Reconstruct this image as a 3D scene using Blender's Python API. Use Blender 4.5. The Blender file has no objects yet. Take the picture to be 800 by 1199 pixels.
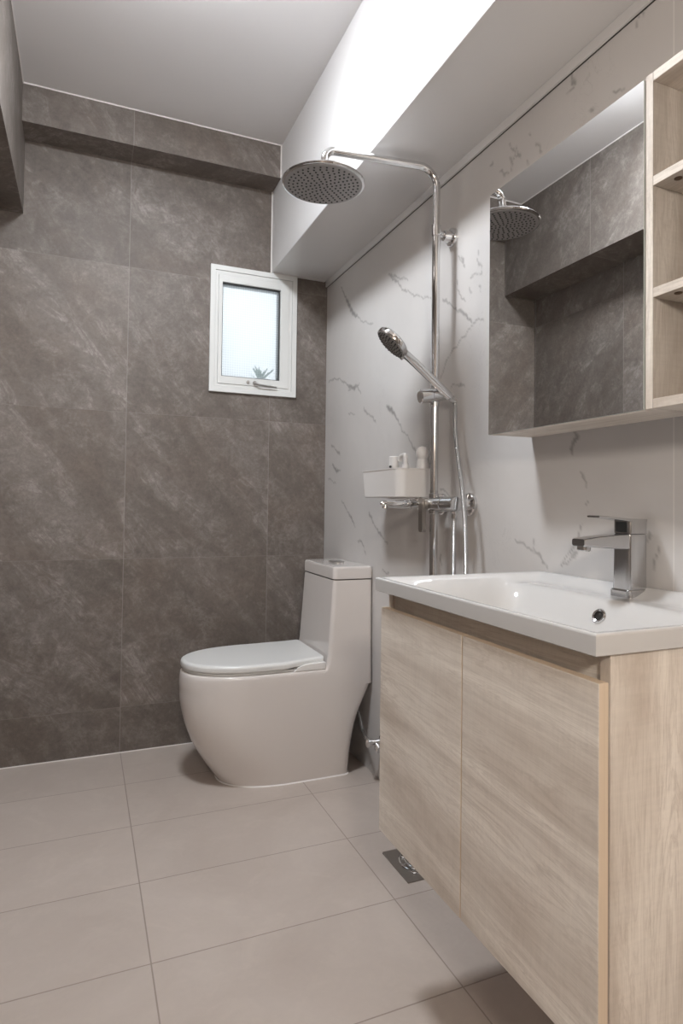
import bpy, bmesh, math, random
from mathutils import Vector, Matrix, noise as mnoise
C = bpy.context.scene.collection
S = bpy.context.scene
PI = math.pi

# ------------------------------------------------------------------ camera
cd = bpy.data.cameras.new('camera'); cam = bpy.data.objects.new('camera', cd); C.objects.link(cam)
yaw, pit, rol = math.radians(23.2358), math.radians(1.3373), math.radians(0.6887)
fwd = Vector((math.sin(yaw)*math.cos(pit), math.cos(yaw)*math.cos(pit), math.sin(pit)))
rgt = Vector((math.cos(yaw), -math.sin(yaw), 0)); upv = rgt.cross(fwd)
r2 = rgt*math.cos(rol)+upv*math.sin(rol); u2 = upv*math.cos(rol)-rgt*math.sin(rol)
M = Matrix((( r2.x, u2.x, -fwd.x, -1.026), (r2.y, u2.y, -fwd.y, 0.0), (r2.z, u2.z, -fwd.z, 1.0153), (0, 0, 0, 1)))
cam.matrix_world = M
cd.sensor_fit = 'HORIZONTAL'; cd.sensor_width = 36; cd.lens = 736.38*36/800
cd.shift_x = (400-414.27)/800; cd.shift_y = (573.7-599.5)/800
cd.clip_start = 0.02
S.camera = cam

# ------------------------------------------------------------------ world and exposure
w = bpy.data.worlds.new('world'); S.world = w; w.use_nodes = True
w.node_tree.nodes['Background'].inputs[0].default_value = (0.95, 0.98, 1.0, 1)
w.node_tree.nodes['Background'].inputs[1].default_value = 1.65
S.view_settings.view_transform = 'Standard'; S.view_settings.look = 'None'
S.view_settings.exposure = 0.0; S.view_settings.gamma = 1.0
S.view_settings.use_curve_mapping = False
LAMP_MAIN = 138.0      # radiance of the shower-side ceiling lamp
LAMP_FILL = 150.0      # radiance of the fill lamp added out of view behind the camera
LAMP_X, LAMP_Y = -.87, 1.55
LAMP_COL = (0.97, 1.02, 1.07)
FILL_COL = (1.0, 0.92, 0.82)

# ------------------------------------------------------------------ room numbers (metres; right wall is x=0, camera at y=0)
XL, D, ZC, YF = -1.461, 2.730, 2.563, -0.90
XB, ZB = -1.2635, 2.129          # bulkhead on the left wall
BX, BZ = -0.2704, 2.053          # boxed beam on the right wall
SD, SZ = 0.134, 2.420            # tiled beam on the back wall

# ------------------------------------------------------------------ helpers
def obj(name, bm, mats, parent=None, smooth=False, angle=35):
    me = bpy.data.meshes.new(name)
    root = Vector((0, 0, 0)); q = parent
    while q is not None: root += q.location; q = q.parent
    bm.verts.ensure_lookup_table()
    if root.length > 0: bmesh.ops.translate(bm, vec=-root, verts=bm.verts)
    bmesh.ops.recalc_face_normals(bm, faces=bm.faces)
    bm.to_mesh(me); bm.free()
    o = bpy.data.objects.new(name, me); C.objects.link(o)
    if not isinstance(mats, (list, tuple)): mats = [mats]
    for m in mats: me.materials.append(m)
    if parent is not None: o.parent = parent
    if smooth:
        for p in me.polygons: p.use_smooth = True
        me.set_sharp_from_angle(angle=math.radians(angle))
        md = o.modifiers.new('weighted_normals', 'WEIGHTED_NORMAL'); md.keep_sharp = True; md.weight = 60
    return o
def thing(name, label, cat, loc, group=None):
    o = bpy.data.objects.new(name, None); C.objects.link(o); o.location = loc
    o.empty_display_size = .05
    o['label'] = label; o['category'] = cat
    if group: o['group'] = group
    return o
def struct(name, bm, m, **k):
    o = obj(name, bm, m, **k); o['kind'] = 'structure'; return o
def BM(): return bmesh.new()
def box(bm, x0, x1, y0, y1, z0, z1, bev=0, seg=2, mi=0):
    g = bmesh.ops.create_cube(bm, size=1.0)
    vs = g['verts']
    for v in vs:
        v.co = Vector(((x0+x1)/2+v.co.x*(x1-x0), (y0+y1)/2+v.co.y*(y1-y0), (z0+z1)/2+v.co.z*(z1-z0)))
    fs = list({f for v in vs for f in v.link_faces})
    for f in fs: f.material_index = mi
    if bev > 0:
        es = list({e for v in vs for e in v.link_edges})
        bmesh.ops.bevel(bm, geom=es, offset=bev, segments=seg, profile=.5, affect='EDGES', clamp_overlap=True)
def ring(bm, pts): return [bm.verts.new(p) for p in pts]
def loft(bm, rings, cap0=True, cap1=True, closed=True, mi=0):
    rs = [ring(bm, r) for r in rings]; n = len(rs[0]); fs = []
    for a, b in zip(rs[:-1], rs[1:]):
        for i in range(n if closed else n-1):
            j = (i+1) % n
            fs.append(bm.faces.new((a[i], a[j], b[j], b[i])))
    if cap0: fs.append(bm.faces.new(list(reversed(rs[0]))))
    if cap1: fs.append(bm.faces.new(rs[-1]))
    for f in fs: f.material_index = mi
    return rs
def frame(d, hint=None):
    d = d.normalized()
    h = hint or (Vector((0, 0, 1)) if abs(d.z) < .9 else Vector((1, 0, 0)))
    u = d.cross(h).normalized(); v = d.cross(u).normalized()
    return u, v
def tube(bm, pts, r, n=14, mi=0, caps=True):
    P = [Vector(p) for p in pts]; rings = []
    rr = r if isinstance(r, (list, tuple)) else [r]*len(P)
    u, v = frame(P[1]-P[0])
    for i, p in enumerate(P):
        d = (P[min(i+1, len(P)-1)]-P[max(i-1, 0)]).normalized()
        u = (u-d*u.dot(d)).normalized(); v = d.cross(u)
        rings.append([p+(u*math.cos(2*PI*k/n)+v*math.sin(2*PI*k/n))*rr[i] for k in range(n)])
    loft(bm, rings, caps, caps, mi=mi)
def lathe(bm, p, d, prof, n=28, mi=0, cap0=True, cap1=True):
    """prof: list of (distance along d, radius)"""
    p = Vector(p); d = Vector(d).normalized(); u, v = frame(d)
    loft(bm, [[p+d*h+(u*math.cos(2*PI*k/n)+v*math.sin(2*PI*k/n))*r for k in range(n)] for h, r in prof], cap0, cap1, mi=mi)
def catmull(pts, sub=8):
    P = [Vector(p) for p in pts]; P = [P[0]*2-P[1]]+P+[P[-1]*2-P[-2]]; out = []
    for i in range(1, len(P)-2):
        for k in range(sub):
            t = k/sub
            out.append(.5*((2*P[i])+(P[i+1]-P[i-1])*t+(2*P[i-1]-5*P[i]+4*P[i+1]-P[i+2])*t*t+(3*P[i]-P[i-1]-3*P[i+1]+P[i+2])*t**3))
    out.append(P[-2]); return out
def fillet(pts, r, sub=8):
    """polyline with rounded corners"""
    P = [Vector(p) for p in pts]; out = [P[0]]
    for i in range(1, len(P)-1):
        a = (P[i-1]-P[i]).normalized(); b = (P[i+1]-P[i]).normalized()
        ang = a.angle(b); t = r/math.tan(ang/2)
        A = P[i]+a*t; B = P[i]+b*t; cen = P[i]+(a+b).normalized()*(r/math.sin(ang/2))
        for k in range(sub+1):
            s = k/sub; q = (A-cen).lerp(B-cen, s).normalized()*r+cen; out.append(q)
    out.append(P[-1]); return out
def rrect(cx, cy, hx, hy, r, n=6):
    out = []
    for sx, sy, a0 in ((1, 1, 0), (-1, 1, 90), (-1, -1, 180), (1, -1, 270)):
        for k in range(n+1):
            a = math.radians(a0+90*k/n)
            out.append((cx+sx*(hx-r)+r*math.cos(a), cy+sy*(hy-r)+r*math.sin(a)))
    return out

# ------------------------------------------------------------------ node helpers
class NT:
    def __init__(s, name):
        s.m = bpy.data.materials.new(name); s.m.use_nodes = True; s.t = s.m.node_tree
        s.b = s.t.nodes['Principled BSDF']
        s.geo = s.t.nodes.new('ShaderNodeNewGeometry'); s.sep = s.t.nodes.new('ShaderNodeSeparateXYZ')
        s.t.links.new(s.geo.outputs['Position'], s.sep.inputs[0])
    def ax(s, a): return s.sep.outputs['XYZ'.index(a.upper())]
    def put(s, inp, v):
        if hasattr(v, 'is_linked') or isinstance(v, bpy.types.NodeSocket): s.t.links.new(v, inp)
        else: inp.default_value = v
    def math(s, op, a, b=0.0, c=None, clamp=False):
        n = s.t.nodes.new('ShaderNodeMath'); n.operation = op; n.use_clamp = clamp
        s.put(n.inputs[0], a); s.put(n.inputs[1], b)
        if c is not None: s.put(n.inputs[2], c)
        return n.outputs[0]
    def comb(s, x=0.0, y=0.0, z=0.0):
        n = s.t.nodes.new('ShaderNodeCombineXYZ'); s.put(n.inputs[0], x); s.put(n.inputs[1], y); s.put(n.inputs[2], z); return n.outputs[0]
    def noise(s, vec, scale, detail=4, rough=.55, dist=0.0):
        n = s.t.nodes.new('ShaderNodeTexNoise'); s.put(n.inputs['Vector'], vec); n.inputs['Scale'].default_value = scale
        n.inputs['Detail'].default_value = detail; n.inputs['Roughness'].default_value = rough; n.inputs['Distortion'].default_value = dist
        return n.outputs[0]
    def white(s, vec):
        n = s.t.nodes.new('ShaderNodeTexWhiteNoise'); s.put(n.inputs['Vector'], vec); return n.outputs
    def ramp(s, f, stops):
        n = s.t.nodes.new('ShaderNodeValToRGB'); s.put(n.inputs[0], f); e = n.color_ramp.elements
        while len(e) < len(stops): e.new(.5)
        for k, (p, c) in enumerate(stops):
            e[k].position = p; e[k].color = (c, c, c, 1) if isinstance(c, (int, float)) else (*c, 1)
        return n.outputs[0]
    def mix(s, f, a, b, mode='MIX'):
        n = s.t.nodes.new('ShaderNodeMix'); n.data_type = 'RGBA'; n.blend_type = mode
        s.put(n.inputs[0], f)
        for i, v in ((6, a), (7, b)):
            s.put(n.inputs[i], (*v, 1) if isinstance(v, tuple) and len(v) == 3 else v)
        return n.outputs[2]
    def bump(s, h, dist, strength=1.0):
        n = s.t.nodes.new('ShaderNodeBump'); s.put(n.inputs['Height'], h); n.inputs['Distance'].default_value = dist; n.inputs['Strength'].default_value = strength
        s.t.links.new(n.outputs[0], s.b.inputs['Normal'])
    def tiles(s, u, v, u0, v0, w, h, g):
        """returns tile id vector, grout mask (1 in the joint)"""
        a = s.math('DIVIDE', s.math('SUBTRACT', u, u0), w); b = s.math('DIVIDE', s.math('SUBTRACT', v, v0), h)
        ia = s.math('FLOOR', a); ib = s.math('FLOOR', b)
        fa = s.math('FRACT', a); fb = s.math('FRACT', b)
        da = s.math('MULTIPLY', s.math('MINIMUM', fa, s.math('SUBTRACT', 1.0, fa)), w)
        db = s.math('MULTIPLY', s.math('MINIMUM', fb, s.math('SUBTRACT', 1.0, fb)), h)
        d = s.math('MINIMUM', da, db)
        return s.comb(ia, ib, 0.0), s.math('LESS_THAN', d, g/2), s.math('LESS_THAN', da, g/2)
    def set(s, **k):
        names = {'col': 'Base Color', 'rough': 'Roughness', 'metal': 'Metallic', 'spec': 'Specular IOR Level', 'ecol': 'Emission Color', 'estr': 'Emission Strength', 'coat': 'Coat Weight', 'coatr': 'Coat Roughness', 'ior': 'IOR', 'trans': 'Transmission Weight'}
        for a, v in k.items():
            s.put(s.b.inputs[names[a]], (*v, 1) if isinstance(v, tuple) and len(v) == 3 else v)
        return s.m
def plain(name, col, rough=.5, metal=0.0, **k):
    n = NT(name); return n.set(col=col, rough=rough, metal=metal, **k)

# ------------------------------------------------------------------ materials
def stone(name, u, v, u0, v0=.1835, w=.6017, h=.6, lines=True, seed=0.0):
    n = NT(name); U = n.ax(u); V = n.ax(v)
    tid, gm, gv = n.tiles(U, V, u0, v0, w, h, .0028)
    rnd = n.white(tid)
    off = n.t.nodes.new('ShaderNodeVectorMath'); off.operation = 'SCALE'; n.put(off.inputs[0], rnd[1]); off.inputs['Scale'].default_value = 7.0
    c, s_ = math.cos(math.radians(-48)), math.sin(math.radians(-48))
    a = n.math('ADD', n.math('MULTIPLY', U, c), n.math('MULTIPLY', V, s_))
    b = n.math('SUBTRACT', n.math('MULTIPLY', V, c), n.math('MULTIPLY', U, s_))
    def add(x, y):
        q = n.t.nodes.new('ShaderNodeVectorMath'); q.operation = 'ADD'; n.put(q.inputs[0], x); n.put(q.inputs[1], y); return q.outputs[0]
    st = add(n.comb(n.math('MULTIPLY', a, 1.0), n.math('MULTIPLY', b, 3.2), seed), off.outputs[0])
    big = n.noise(st, 1.5, 5, .55, .5)
    streak = n.noise(st, 2.0, 12, .72, .9)
    P = add(n.geo.outputs['Position'], off.outputs[0])
    fine = n.noise(P, 75, 7, .75, .2)
    mott = n.noise(P, 16, 10, .78, .4)
    brn = n.noise(P, 5, 4, .6)
    col = n.mix(n.ramp(big, [(.33, 0.0), (.67, 1.0)]), (.164, .138, .120), (.226, .195, .175))
    col = n.mix(n.math('MULTIPLY', n.ramp(brn, [(.45, 0.0), (.7, 1.0)]), .35), col, (.215, .165, .135))
    ridge = n.math('ABSOLUTE', n.math('SUBTRACT', streak, .5))
    rm = n.math('MULTIPLY', n.ramp(ridge, [(0.0, 1.0), (.045, 0.0)]), n.ramp(mott, [(.42, 0.0), (.66, 1.0)]))
    rm = n.math('MULTIPLY', rm, n.ramp(big, [(.42, 0.0), (.58, 1.0)]))
    col = n.mix(n.math('MULTIPLY', rm, .95), col, (.38, .345, .322))
    patch = n.ramp(n.math('MULTIPLY', n.math('ADD', streak, mott), .5), [(.50, 0.0), (.60, 1.0)])
    patch = n.math('MULTIPLY', patch, n.ramp(fine, [(.36, .1), (.62, 1.0)]))
    dkp = n.ramp(n.math('MULTIPLY', n.math('ADD', streak, mott), .5), [(.38, 1.0), (.47, 0.0)])
    col = n.mix(n.math('MULTIPLY', patch, .42), col, (.345, .312, .292))
    col = n.mix(n.math('MULTIPLY', dkp, .4), col, (.135, .108, .094))
    k = n.math('ADD', .55, n.math('MULTIPLY', fine, .56)); k = n.math('ADD', k, n.math('MULTIPLY', n.math('SUBTRACT', mott, .5), .5))
    k = n.math('MULTIPLY', k, n.math('ADD', .88, n.math('MULTIPLY', rnd[0], .20)))
    col = n.mix(1.0, col, n.comb(k, k, k), 'MULTIPLY')
    col = n.mix(n.math('ADD', n.math('MULTIPLY', gm, .22), n.math('MULTIPLY', gv, .33)), col, (.30, .27, .255))
    n.bump(n.math('SUBTRACT', n.math('MULTIPLY', fine, .4), n.math('MULTIPLY', gm, 1.0)), .0012, .6)
    return n.set(col=col, rough=n.math('ADD', .46, n.math('MULTIPLY', mott, .2)), spec=.35)
stone_back = stone('stone_tile_back', 'x', 'z', -.8719)
stone_left = stone('stone_tile_left', 'y', 'z', 2.118, seed=3.0)
stone_soffit = stone('stone_tile_soffit', 'x', 'y', -.8719, v0=1.0, h=9.0, seed=5.0)
stone_bulk = stone('stone_tile_bulkhead', 'y', 'x', 2.1208, v0=-9.0, h=18.0, seed=8.0)

def floor_mat():
    n = NT('floor_tile'); U = n.ax('x'); V = n.ax('y')
    tid, gm, _ = n.tiles(U, V, -.8687, 1.4644, .6, .3184, .0032)
    r = n.white(tid)[0]; P = n.geo.outputs['Position']
    q = n.noise(P, 2.2, 6, .6, .8); f = n.noise(P, 60, 4, .6); mm = n.noise(P, 9, 7, .7, .7)
    col = n.mix(n.ramp(q, [(.35, 0.0), (.68, 1.0)]), (.455, .388, .345), (.52, .452, .408))
    col = n.mix(n.math('MULTIPLY', n.ramp(mm, [(.5, 0.0), (.72, 1.0)]), .3), col, (.60, .52, .465))
    k = n.math('ADD', .93, n.math('MULTIPLY', r, .06)); k = n.math('ADD', k, n.math('MULTIPLY', f, .06))
    col = n.mix(1.0, col, n.comb(k, k, k), 'MULTIPLY')
    col = n.mix(n.math('MULTIPLY', gm, .72), col, (.24, .19, .16))
    n.bump(n.math('SUBTRACT', 1.0, gm), .0008, .6)
    return n.set(col=col, rough=n.math('ADD', .24, n.math('MULTIPLY', mm, .15)), spec=.4)
floor_m = floor_mat()

def marble():
    n = NT('marble_wall_tile'); P = n.geo.outputs['Position']
    at = n.t.nodes.new('ShaderNodeAttribute'); at.attribute_name = 'vein'; vein = at.outputs['Fac']
    cloud = n.noise(P, 1.8, 5, .55, .6)
    brk = n.noise(P, 70, 5, .7, .4)
    fine = n.noise(P, 9, 5, .6, 1.6)
    fv = n.ramp(n.math('ABSOLUTE', n.math('SUBTRACT', fine, .5)), [(0.0, 1.0), (.008, 0.0)])
    fv = n.math('MULTIPLY', fv, n.ramp(n.noise(P, 3.1, 2), [(.56, 0.0), (.66, .20)]))
    col = n.mix(n.ramp(cloud, [(.38, 0.0), (.68, 1.0)]), (.575, .552, .538), (.63, .607, .593))
    vm = n.math('MULTIPLY', vein, n.ramp(brk, [(.28, .55), (.50, 1.0)]))
    vm = n.math('MAXIMUM', vm, fv)
    col = n.mix(vm, col, (.235, .222, .217))
    seam = n.math('LESS_THAN', n.math('ABSOLUTE', n.math('SUBTRACT', n.ax('y'), .854)), .0016)
    col = n.mix(n.math('MULTIPLY', seam, .5), col, (.82, .79, .76))
    return n.set(col=col, rough=.28, spec=.4)
marble_m = marble()

def wood(name, grain, tilt=0.0, tone=1.0):
    """white-washed oak; grain = axis the grain runs along; the other face axis is across it"""
    n = NT(name)
    along = n.ax(grain); others = [a for a in 'xyz' if a != grain]
    a0, a1 = n.ax(others[0]), n.ax(others[1])
    if tilt:
        c, s_ = math.cos(tilt), math.sin(tilt)
        al = n.math('ADD', n.math('MULTIPLY', along, c), n.math('MULTIPLY', a1, s_))
        ac = n.math('SUBTRACT', n.math('MULTIPLY', a1, c), n.math('MULTIPLY', along, s_)); along, a1 = al, ac
    P = n.comb(n.math('MULTIPLY', along, 1.0), n.math('MULTIPLY', a0, 9.0), n.math('MULTIPLY', a1, 9.0))
    P2 = n.comb(n.math('MULTIPLY', along, 1.0), n.math('MULTIPLY', a0, 22.0), n.math('MULTIPLY', a1, 22.0))
    band = n.noise(P, 1.3, 4, .6, .5)
    fig = n.noise(P, 3.0, 7, .65, 2.2)
    pore = n.noise(P2, 12, 6, .75, .3)
    cross = n.noise(n.comb(n.math('MULTIPLY', along, 60.0), n.math('MULTIPLY', a0, 6.0), n.math('MULTIPLY', a1, 6.0)), 3.0, 3, .6)
    wash = n.noise(n.geo.outputs['Position'], 6, 5, .6, .5)
    col = n.mix(n.ramp(band, [(.36, 0.0), (.64, 1.0)]), (.60, .52, .447), (.90, .83, .75))
    rg = n.ramp(n.math('ABSOLUTE', n.math('SUBTRACT', fig, .5)), [(0.0, 1.0), (.05, 0.0)])
    col = n.mix(n.math('MULTIPLY', rg, .40), col, (.52, .44, .37))
    col = n.mix(n.math('MULTIPLY', n.ramp(pore, [(.50, 0.0), (.72, 1.0)]), .50), col, (.47, .40, .335))
    col = n.mix(n.math('MULTIPLY', n.ramp(wash, [(.4, 0.0), (.7, 1.0)]), .35), col, (.88, .83, .76))
    k = n.math('MULTIPLY', tone, n.math('ADD', .92, n.math('MULTIPLY', cross, .14))); col = n.mix(1.0, col, n.comb(k, k, k), 'MULTIPLY')
    n.bump(pore, .0006, .4)
    return n.set(col=col, rough=.55, spec=.3)
wood_y = wood('washed_oak_lengthwise', 'y', .05)
chrome_m = plain('chrome_soft', (.58, .58, .585), .16, 1.0)
wood_z = wood('washed_oak_upright', 'z')
wood_yp = wood('washed_oak_edge', 'y')
wood_in = wood('washed_oak_shaded', 'z', 0, .60)  # same oak darkened: shade inside the open shelves is put into the colour
wood_il = wood('washed_oak_shaded_level', 'y', 0, .72)  # darkened oak for the shelf boards, shade painted in, grain lengthwise
def edge_band():
    n = NT('pine_edge_band'); f = n.noise(n.comb(n.math('MULTIPLY', n.ax('x'), 160.0), n.math('MULTIPLY', n.ax('y'), 160.0), n.ax('z')), 3, 3)
    return n.set(col=n.mix(f, (.66, .52, .38), (.80, .66, .51)), rough=.5)
edge_m = edge_band()

ceil_m = plain('ceiling_paint', (.74, .725, .725), .85, spec=.2)
beam_m = plain('white_aluminium_panel', (.67, .655, .65), .30, spec=.45)
trim_m = plain('white_sealant', (.82, .79, .77), .4)
dark_m = plain('shadow_gap_dark', (.05, .046, .042), .7)  # near-black fill that stands in for the shade in open gaps
ceramic = plain('white_ceramic', (.60, .59, .583), .09, coat=.5, coatr=.03)
ceramic_t = plain('white_toilet_ceramic', (.70, .655, .63), .12, coat=.5, coatr=.05)
seat_m = plain('white_seat_plastic', (.72, .72, .71), .28)
plastic_w = plain('white_plastic', (.80, .78, .765), .3)
chrome = plain('chrome', (.74, .74, .745), .07, 1.0)
chrome_s = plain('satin_chrome', (.55, .54, .53), .28, 1.0)
steel_d = plain('brushed_dark_steel', (.34, .315, .29), .38, 1.0)
rubber = plain('dark_rubber', (.025, .025, .025), .55)
alu_w = plain('white_coated_aluminium', (.72, .73, .72), .35)
mirror_m = plain('mirror_glass', (.80, .805, .80), .0, 1.0)
leaf_m = plain('green_leaf', (.02, .20, .10), .5)
pot_m = plain('white_pot', (.8, .8, .78), .5)
hole_m = plain('dark_hole', (.015, .014, .013), .9)
lamp_m = NT('lamp_diffuser').set(col=(.9, .9, .9), ecol=LAMP_COL, estr=LAMP_MAIN)
fill_m = NT('fill_lamp_warm').set(col=(.9, .9, .9), ecol=FILL_COL, estr=LAMP_FILL)
def hose_mat():
    n = NT('metal_hose')
    wv = n.math('SINE', n.math('MULTIPLY', n.ax('z'), 2200.0))
    n.bump(wv, .0006, .8)
    return n.set(col=(.62, .62, .62), rough=.22, metal=1.0)
hose_m = hose_mat()
def pane_mat():
    n = NT('patterned_window_glass'); t = n.t
    u = n.math('FRACT', n.math('DIVIDE', n.ax('x'), .0105)); v = n.math('FRACT', n.math('DIVIDE', n.ax('z'), .0105))
    g = n.math('MAXIMUM', n.math('LESS_THAN', u, .14), n.math('LESS_THAN', v, .14))
    tr = t.nodes.new('ShaderNodeBsdfTransparent'); tr.inputs[0].default_value = (.93, .96, .98, 1)
    tl = t.nodes.new('ShaderNodeBsdfTranslucent'); tl.inputs[0].default_value = (.80, .84, .86, 1)
    gl = t.nodes.new('ShaderNodeBsdfGlossy'); gl.inputs['Roughness'].default_value = .08
    mx = t.nodes.new('ShaderNodeMixShader'); n.put(mx.inputs[0], n.math('ADD', .30, n.math('MULTIPLY', g, .13)))
    t.links.new(tr.outputs[0], mx.inputs[1]); t.links.new(tl.outputs[0], mx.inputs[2])
    m2 = t.nodes.new('ShaderNodeMixShader'); m2.inputs[0].default_value = .05
    t.links.new(mx.outputs[0], m2.inputs[1]); t.links.new(gl.outputs[0], m2.inputs[2])
    t.links.new(m2.outputs[0], t.nodes['Material Output'].inputs[0])
    return n.m
pane_m = pane_mat()

VEINS=[[(2.553,1.97,0.003),(2.502,1.913,0.0038),(2.453,1.854,0.0063),(2.424,1.824,0.0088),(2.378,1.797,0.0038)],
[(2.378,1.797,0.002),(2.325,1.762,0.0015),(2.217,1.72,0.0015)],
[(2.086,1.875,0.0028),(2.009,1.818,0.0034),(1.975,1.785,0.0028),(1.874,1.73,0.0019),(1.815,1.707,0.0015),(1.77,1.69,0.0015)],
[(2.072,1.87,0.0037),(2.016,1.839,0.0028),(1.93,1.804,0.0015)],
[(1.695,1.665,0.0028),(1.64,1.625,0.0022),(1.592,1.596,0.0031),(1.56,1.572,0.0044),(1.533,1.552,0.0025)],
[(1.478,1.545,0.0013),(1.503,1.549,0.0015),(1.524,1.545,0.0013),(1.555,1.527,0.0023),(1.591,1.511,0.0013),(1.638,1.488,0.0023),(1.667,1.47,0.0023),(1.687,1.448,0.0013),(1.707,1.416,0.0019)],
[(1.646,1.379,0.0022),(1.617,1.382,0.0019),(1.589,1.377,0.0034),(1.566,1.363,0.0015)],
[(2.697,1.579,0.0025),(2.643,1.582,0.003),(2.56,1.567,0.0025),(2.49,1.536,0.0028),(2.423,1.506,0.0055),(2.37,1.504,0.0045),(2.325,1.469,0.0013)],
[(2.461,1.505,0.0025),(2.387,1.497,0.0041),(2.344,1.514,0.0019)],
[(2.298,1.406,0.003),(2.264,1.374,0.0025),(2.239,1.368,0.0028),(2.215,1.361,0.0025),(2.183,1.328,0.0022)],
[(2.457,1.403,0.0019),(2.393,1.391,0.0015)],
[(2.081,1.379,0.0063),(2.046,1.359,0.006),(2.018,1.337,0.0047),(1.984,1.308,0.0022),(1.957,1.272,0.0019),(1.919,1.253,0.0019),(1.875,1.208,0.0028),(1.833,1.171,0.0019),(1.804,1.147,0.0015)],
[(1.548,1.682,0.0013),(1.522,1.683,0.0019),(1.484,1.678,0.0015),(1.492,1.698,0.001),(1.509,1.726,0.0019),(1.505,1.742,0.001)],
[(1.548,1.651,0.0028),(1.539,1.636,0.0019)],
[(1.496,1.643,0.0013),(1.491,1.624,0.001)],
[(2.237,0.986,0.0038),(2.205,0.956,0.003),(2.189,0.937,0.0025),(2.158,0.925,0.003),(2.127,0.901,0.0038),(2.098,0.887,0.0019),(2.069,0.876,0.0023)],
[(2.522,1.033,0.0015),(2.483,1.007,0.003),(2.444,0.982,0.0025),(2.406,0.954,0.0045),(2.37,0.927,0.002)],
[(2.654,1.284,0.003),(2.6,1.261,0.0025),(2.549,1.234,0.0045)],
[(2.629,1.19,0.005),(2.576,1.161,0.005),(2.536,1.167,0.0019)],
[(2.681,1.134,0.0025),(2.595,1.109,0.0015)],
[(2.342,0.87,0.0023),(2.299,0.865,0.0038),(2.274,0.843,0.0015),(2.265,0.824,0.0015)],
[(1.45,1.963,0.0025),(1.438,1.971,0.0047),(1.434,1.974,0.0019)],
[(1.366,1.979,0.0015),(1.347,1.958,0.0013),(1.337,1.943,0.0025),(1.344,1.933,0.0025)],
[(1.337,1.961,0.0022),(1.326,1.942,0.0013),(1.319,1.929,0.0034),(1.329,1.93,0.0019)],
[(1.358,1.945,0.0013),(1.354,1.927,0.0031),(1.351,1.909,0.0025)],
[(1.403,1.93,0.0013),(1.38,1.907,0.0028),(1.365,1.905,0.0013)],
[(1.294,1.904,0.0013),(1.284,1.894,0.0028)],
[(1.252,1.93,0.001),(1.245,1.915,0.0022),(1.235,1.9,0.0028)],
[(1.282,1.97,0.001),(1.275,1.96,0.001)],
[(1.143,2.043,0.0012),(1.132,2.026,0.0019),(1.124,2.004,0.0037),(1.121,1.994,0.0031),(1.132,1.991,0.0019),(1.143,1.99,0.0015)],
[(1.07,1.906,0.0013),(1.064,1.9,0.0031)],
[(1.005,1.903,0.0006),(0.994,1.901,0.0031),(0.98,1.9,0.0013)],
[(0.921,2.041,0.0019),(0.931,2.038,0.0019),(0.94,2.023,0.0022),(0.944,1.998,0.0013)],
[(0.908,2.032,0.001),(0.923,2.022,0.0005)],
[(1.146,2.045,0.0025),(1.149,2.055,0.0012)],
[(1.122,1.193,0.001),(1.114,1.184,0.0019),(1.108,1.172,0.0038),(1.122,1.164,0.0025),(1.127,1.15,0.0025),(1.13,1.133,0.0013)],
[(1.092,1.096,0.0013),(1.087,1.08,0.0015),(1.079,1.063,0.0013)],
[(1.081,1.021,0.0013),(1.076,1.029,0.0023)],
[(1.33,0.93,0.0013),(1.31,0.926,0.0023),(1.289,0.915,0.0013),(1.269,0.91,0.0023),(1.25,0.907,0.0015),(1.237,0.897,0.0015),(1.228,0.888,0.0023),(1.218,0.878,0.0013),(1.209,0.869,0.0013)],
[(1.257,0.932,0.001),(1.256,0.919,0.0015),(1.266,0.91,0.0013)],
[(1.091,0.983,0.001),(1.097,0.962,0.0013),(1.102,0.942,0.0013),(1.12,0.922,0.0015),(1.131,0.909,0.0015),(1.151,0.892,0.0025),(1.159,0.88,0.0031)],
[(1.11,0.917,0.0013),(1.123,0.898,0.0013),(1.142,0.885,0.0015)],
[(0.913,0.966,0.0013),(0.907,0.96,0.0031),(0.913,0.951,0.0019)],
[(0.887,0.936,0.0012),(0.893,0.924,0.0025),(0.899,0.907,0.0023),(0.897,0.897,0.0013)],
[(1.701,1.069,0.0019),(1.66,1.053,0.001),(1.636,1.034,0.0015)],
[(1.697,0.861,0.0023),(1.702,0.845,0.0028),(1.687,0.836,0.0013)],
[(1.59,1.763,0.0028),(1.571,1.725,0.0019),(1.609,1.769,0.0023)],
[(1.617,1.699,0.0015),(1.602,1.65,0.0015),(1.57,1.623,0.0013)],
[(2.109,0.772,0.0019),(2.059,0.765,0.0028)]]
# ------------------------------------------------------------------ room shell
T = .10
b = BM(); box(b, XL-T, T, YF-T, D+.25, -T, 0); struct('floor', b, floor_m)
b = BM(); box(b, XL-T, T, YF-T, D+.25, ZC, ZC+T); struct('ceiling', b, ceil_m)
b = BM(); box(b, XL-T, XL, YF-T, D, 0, ZC); struct('wall_left', b, stone_left)
b = BM(); box(b, XL, 0, YF-T, YF, 0, ZC); struct('wall_front', b, stone_left)
WX0, WX1, WZ0, WZ1 = -.530, -.162, 1.506, 2.040           # window opening
b = BM()
box(b, XL-T, WX0, D, D+.13, 0, ZC); box(b, WX1, T, D, D+.13, 0, ZC)
box(b, WX0, WX1, D, D+.13, 0, WZ0); box(b, WX0, WX1, D, D+.13, WZ1, ZC)
struct('wall_back', b, stone_back)
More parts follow.
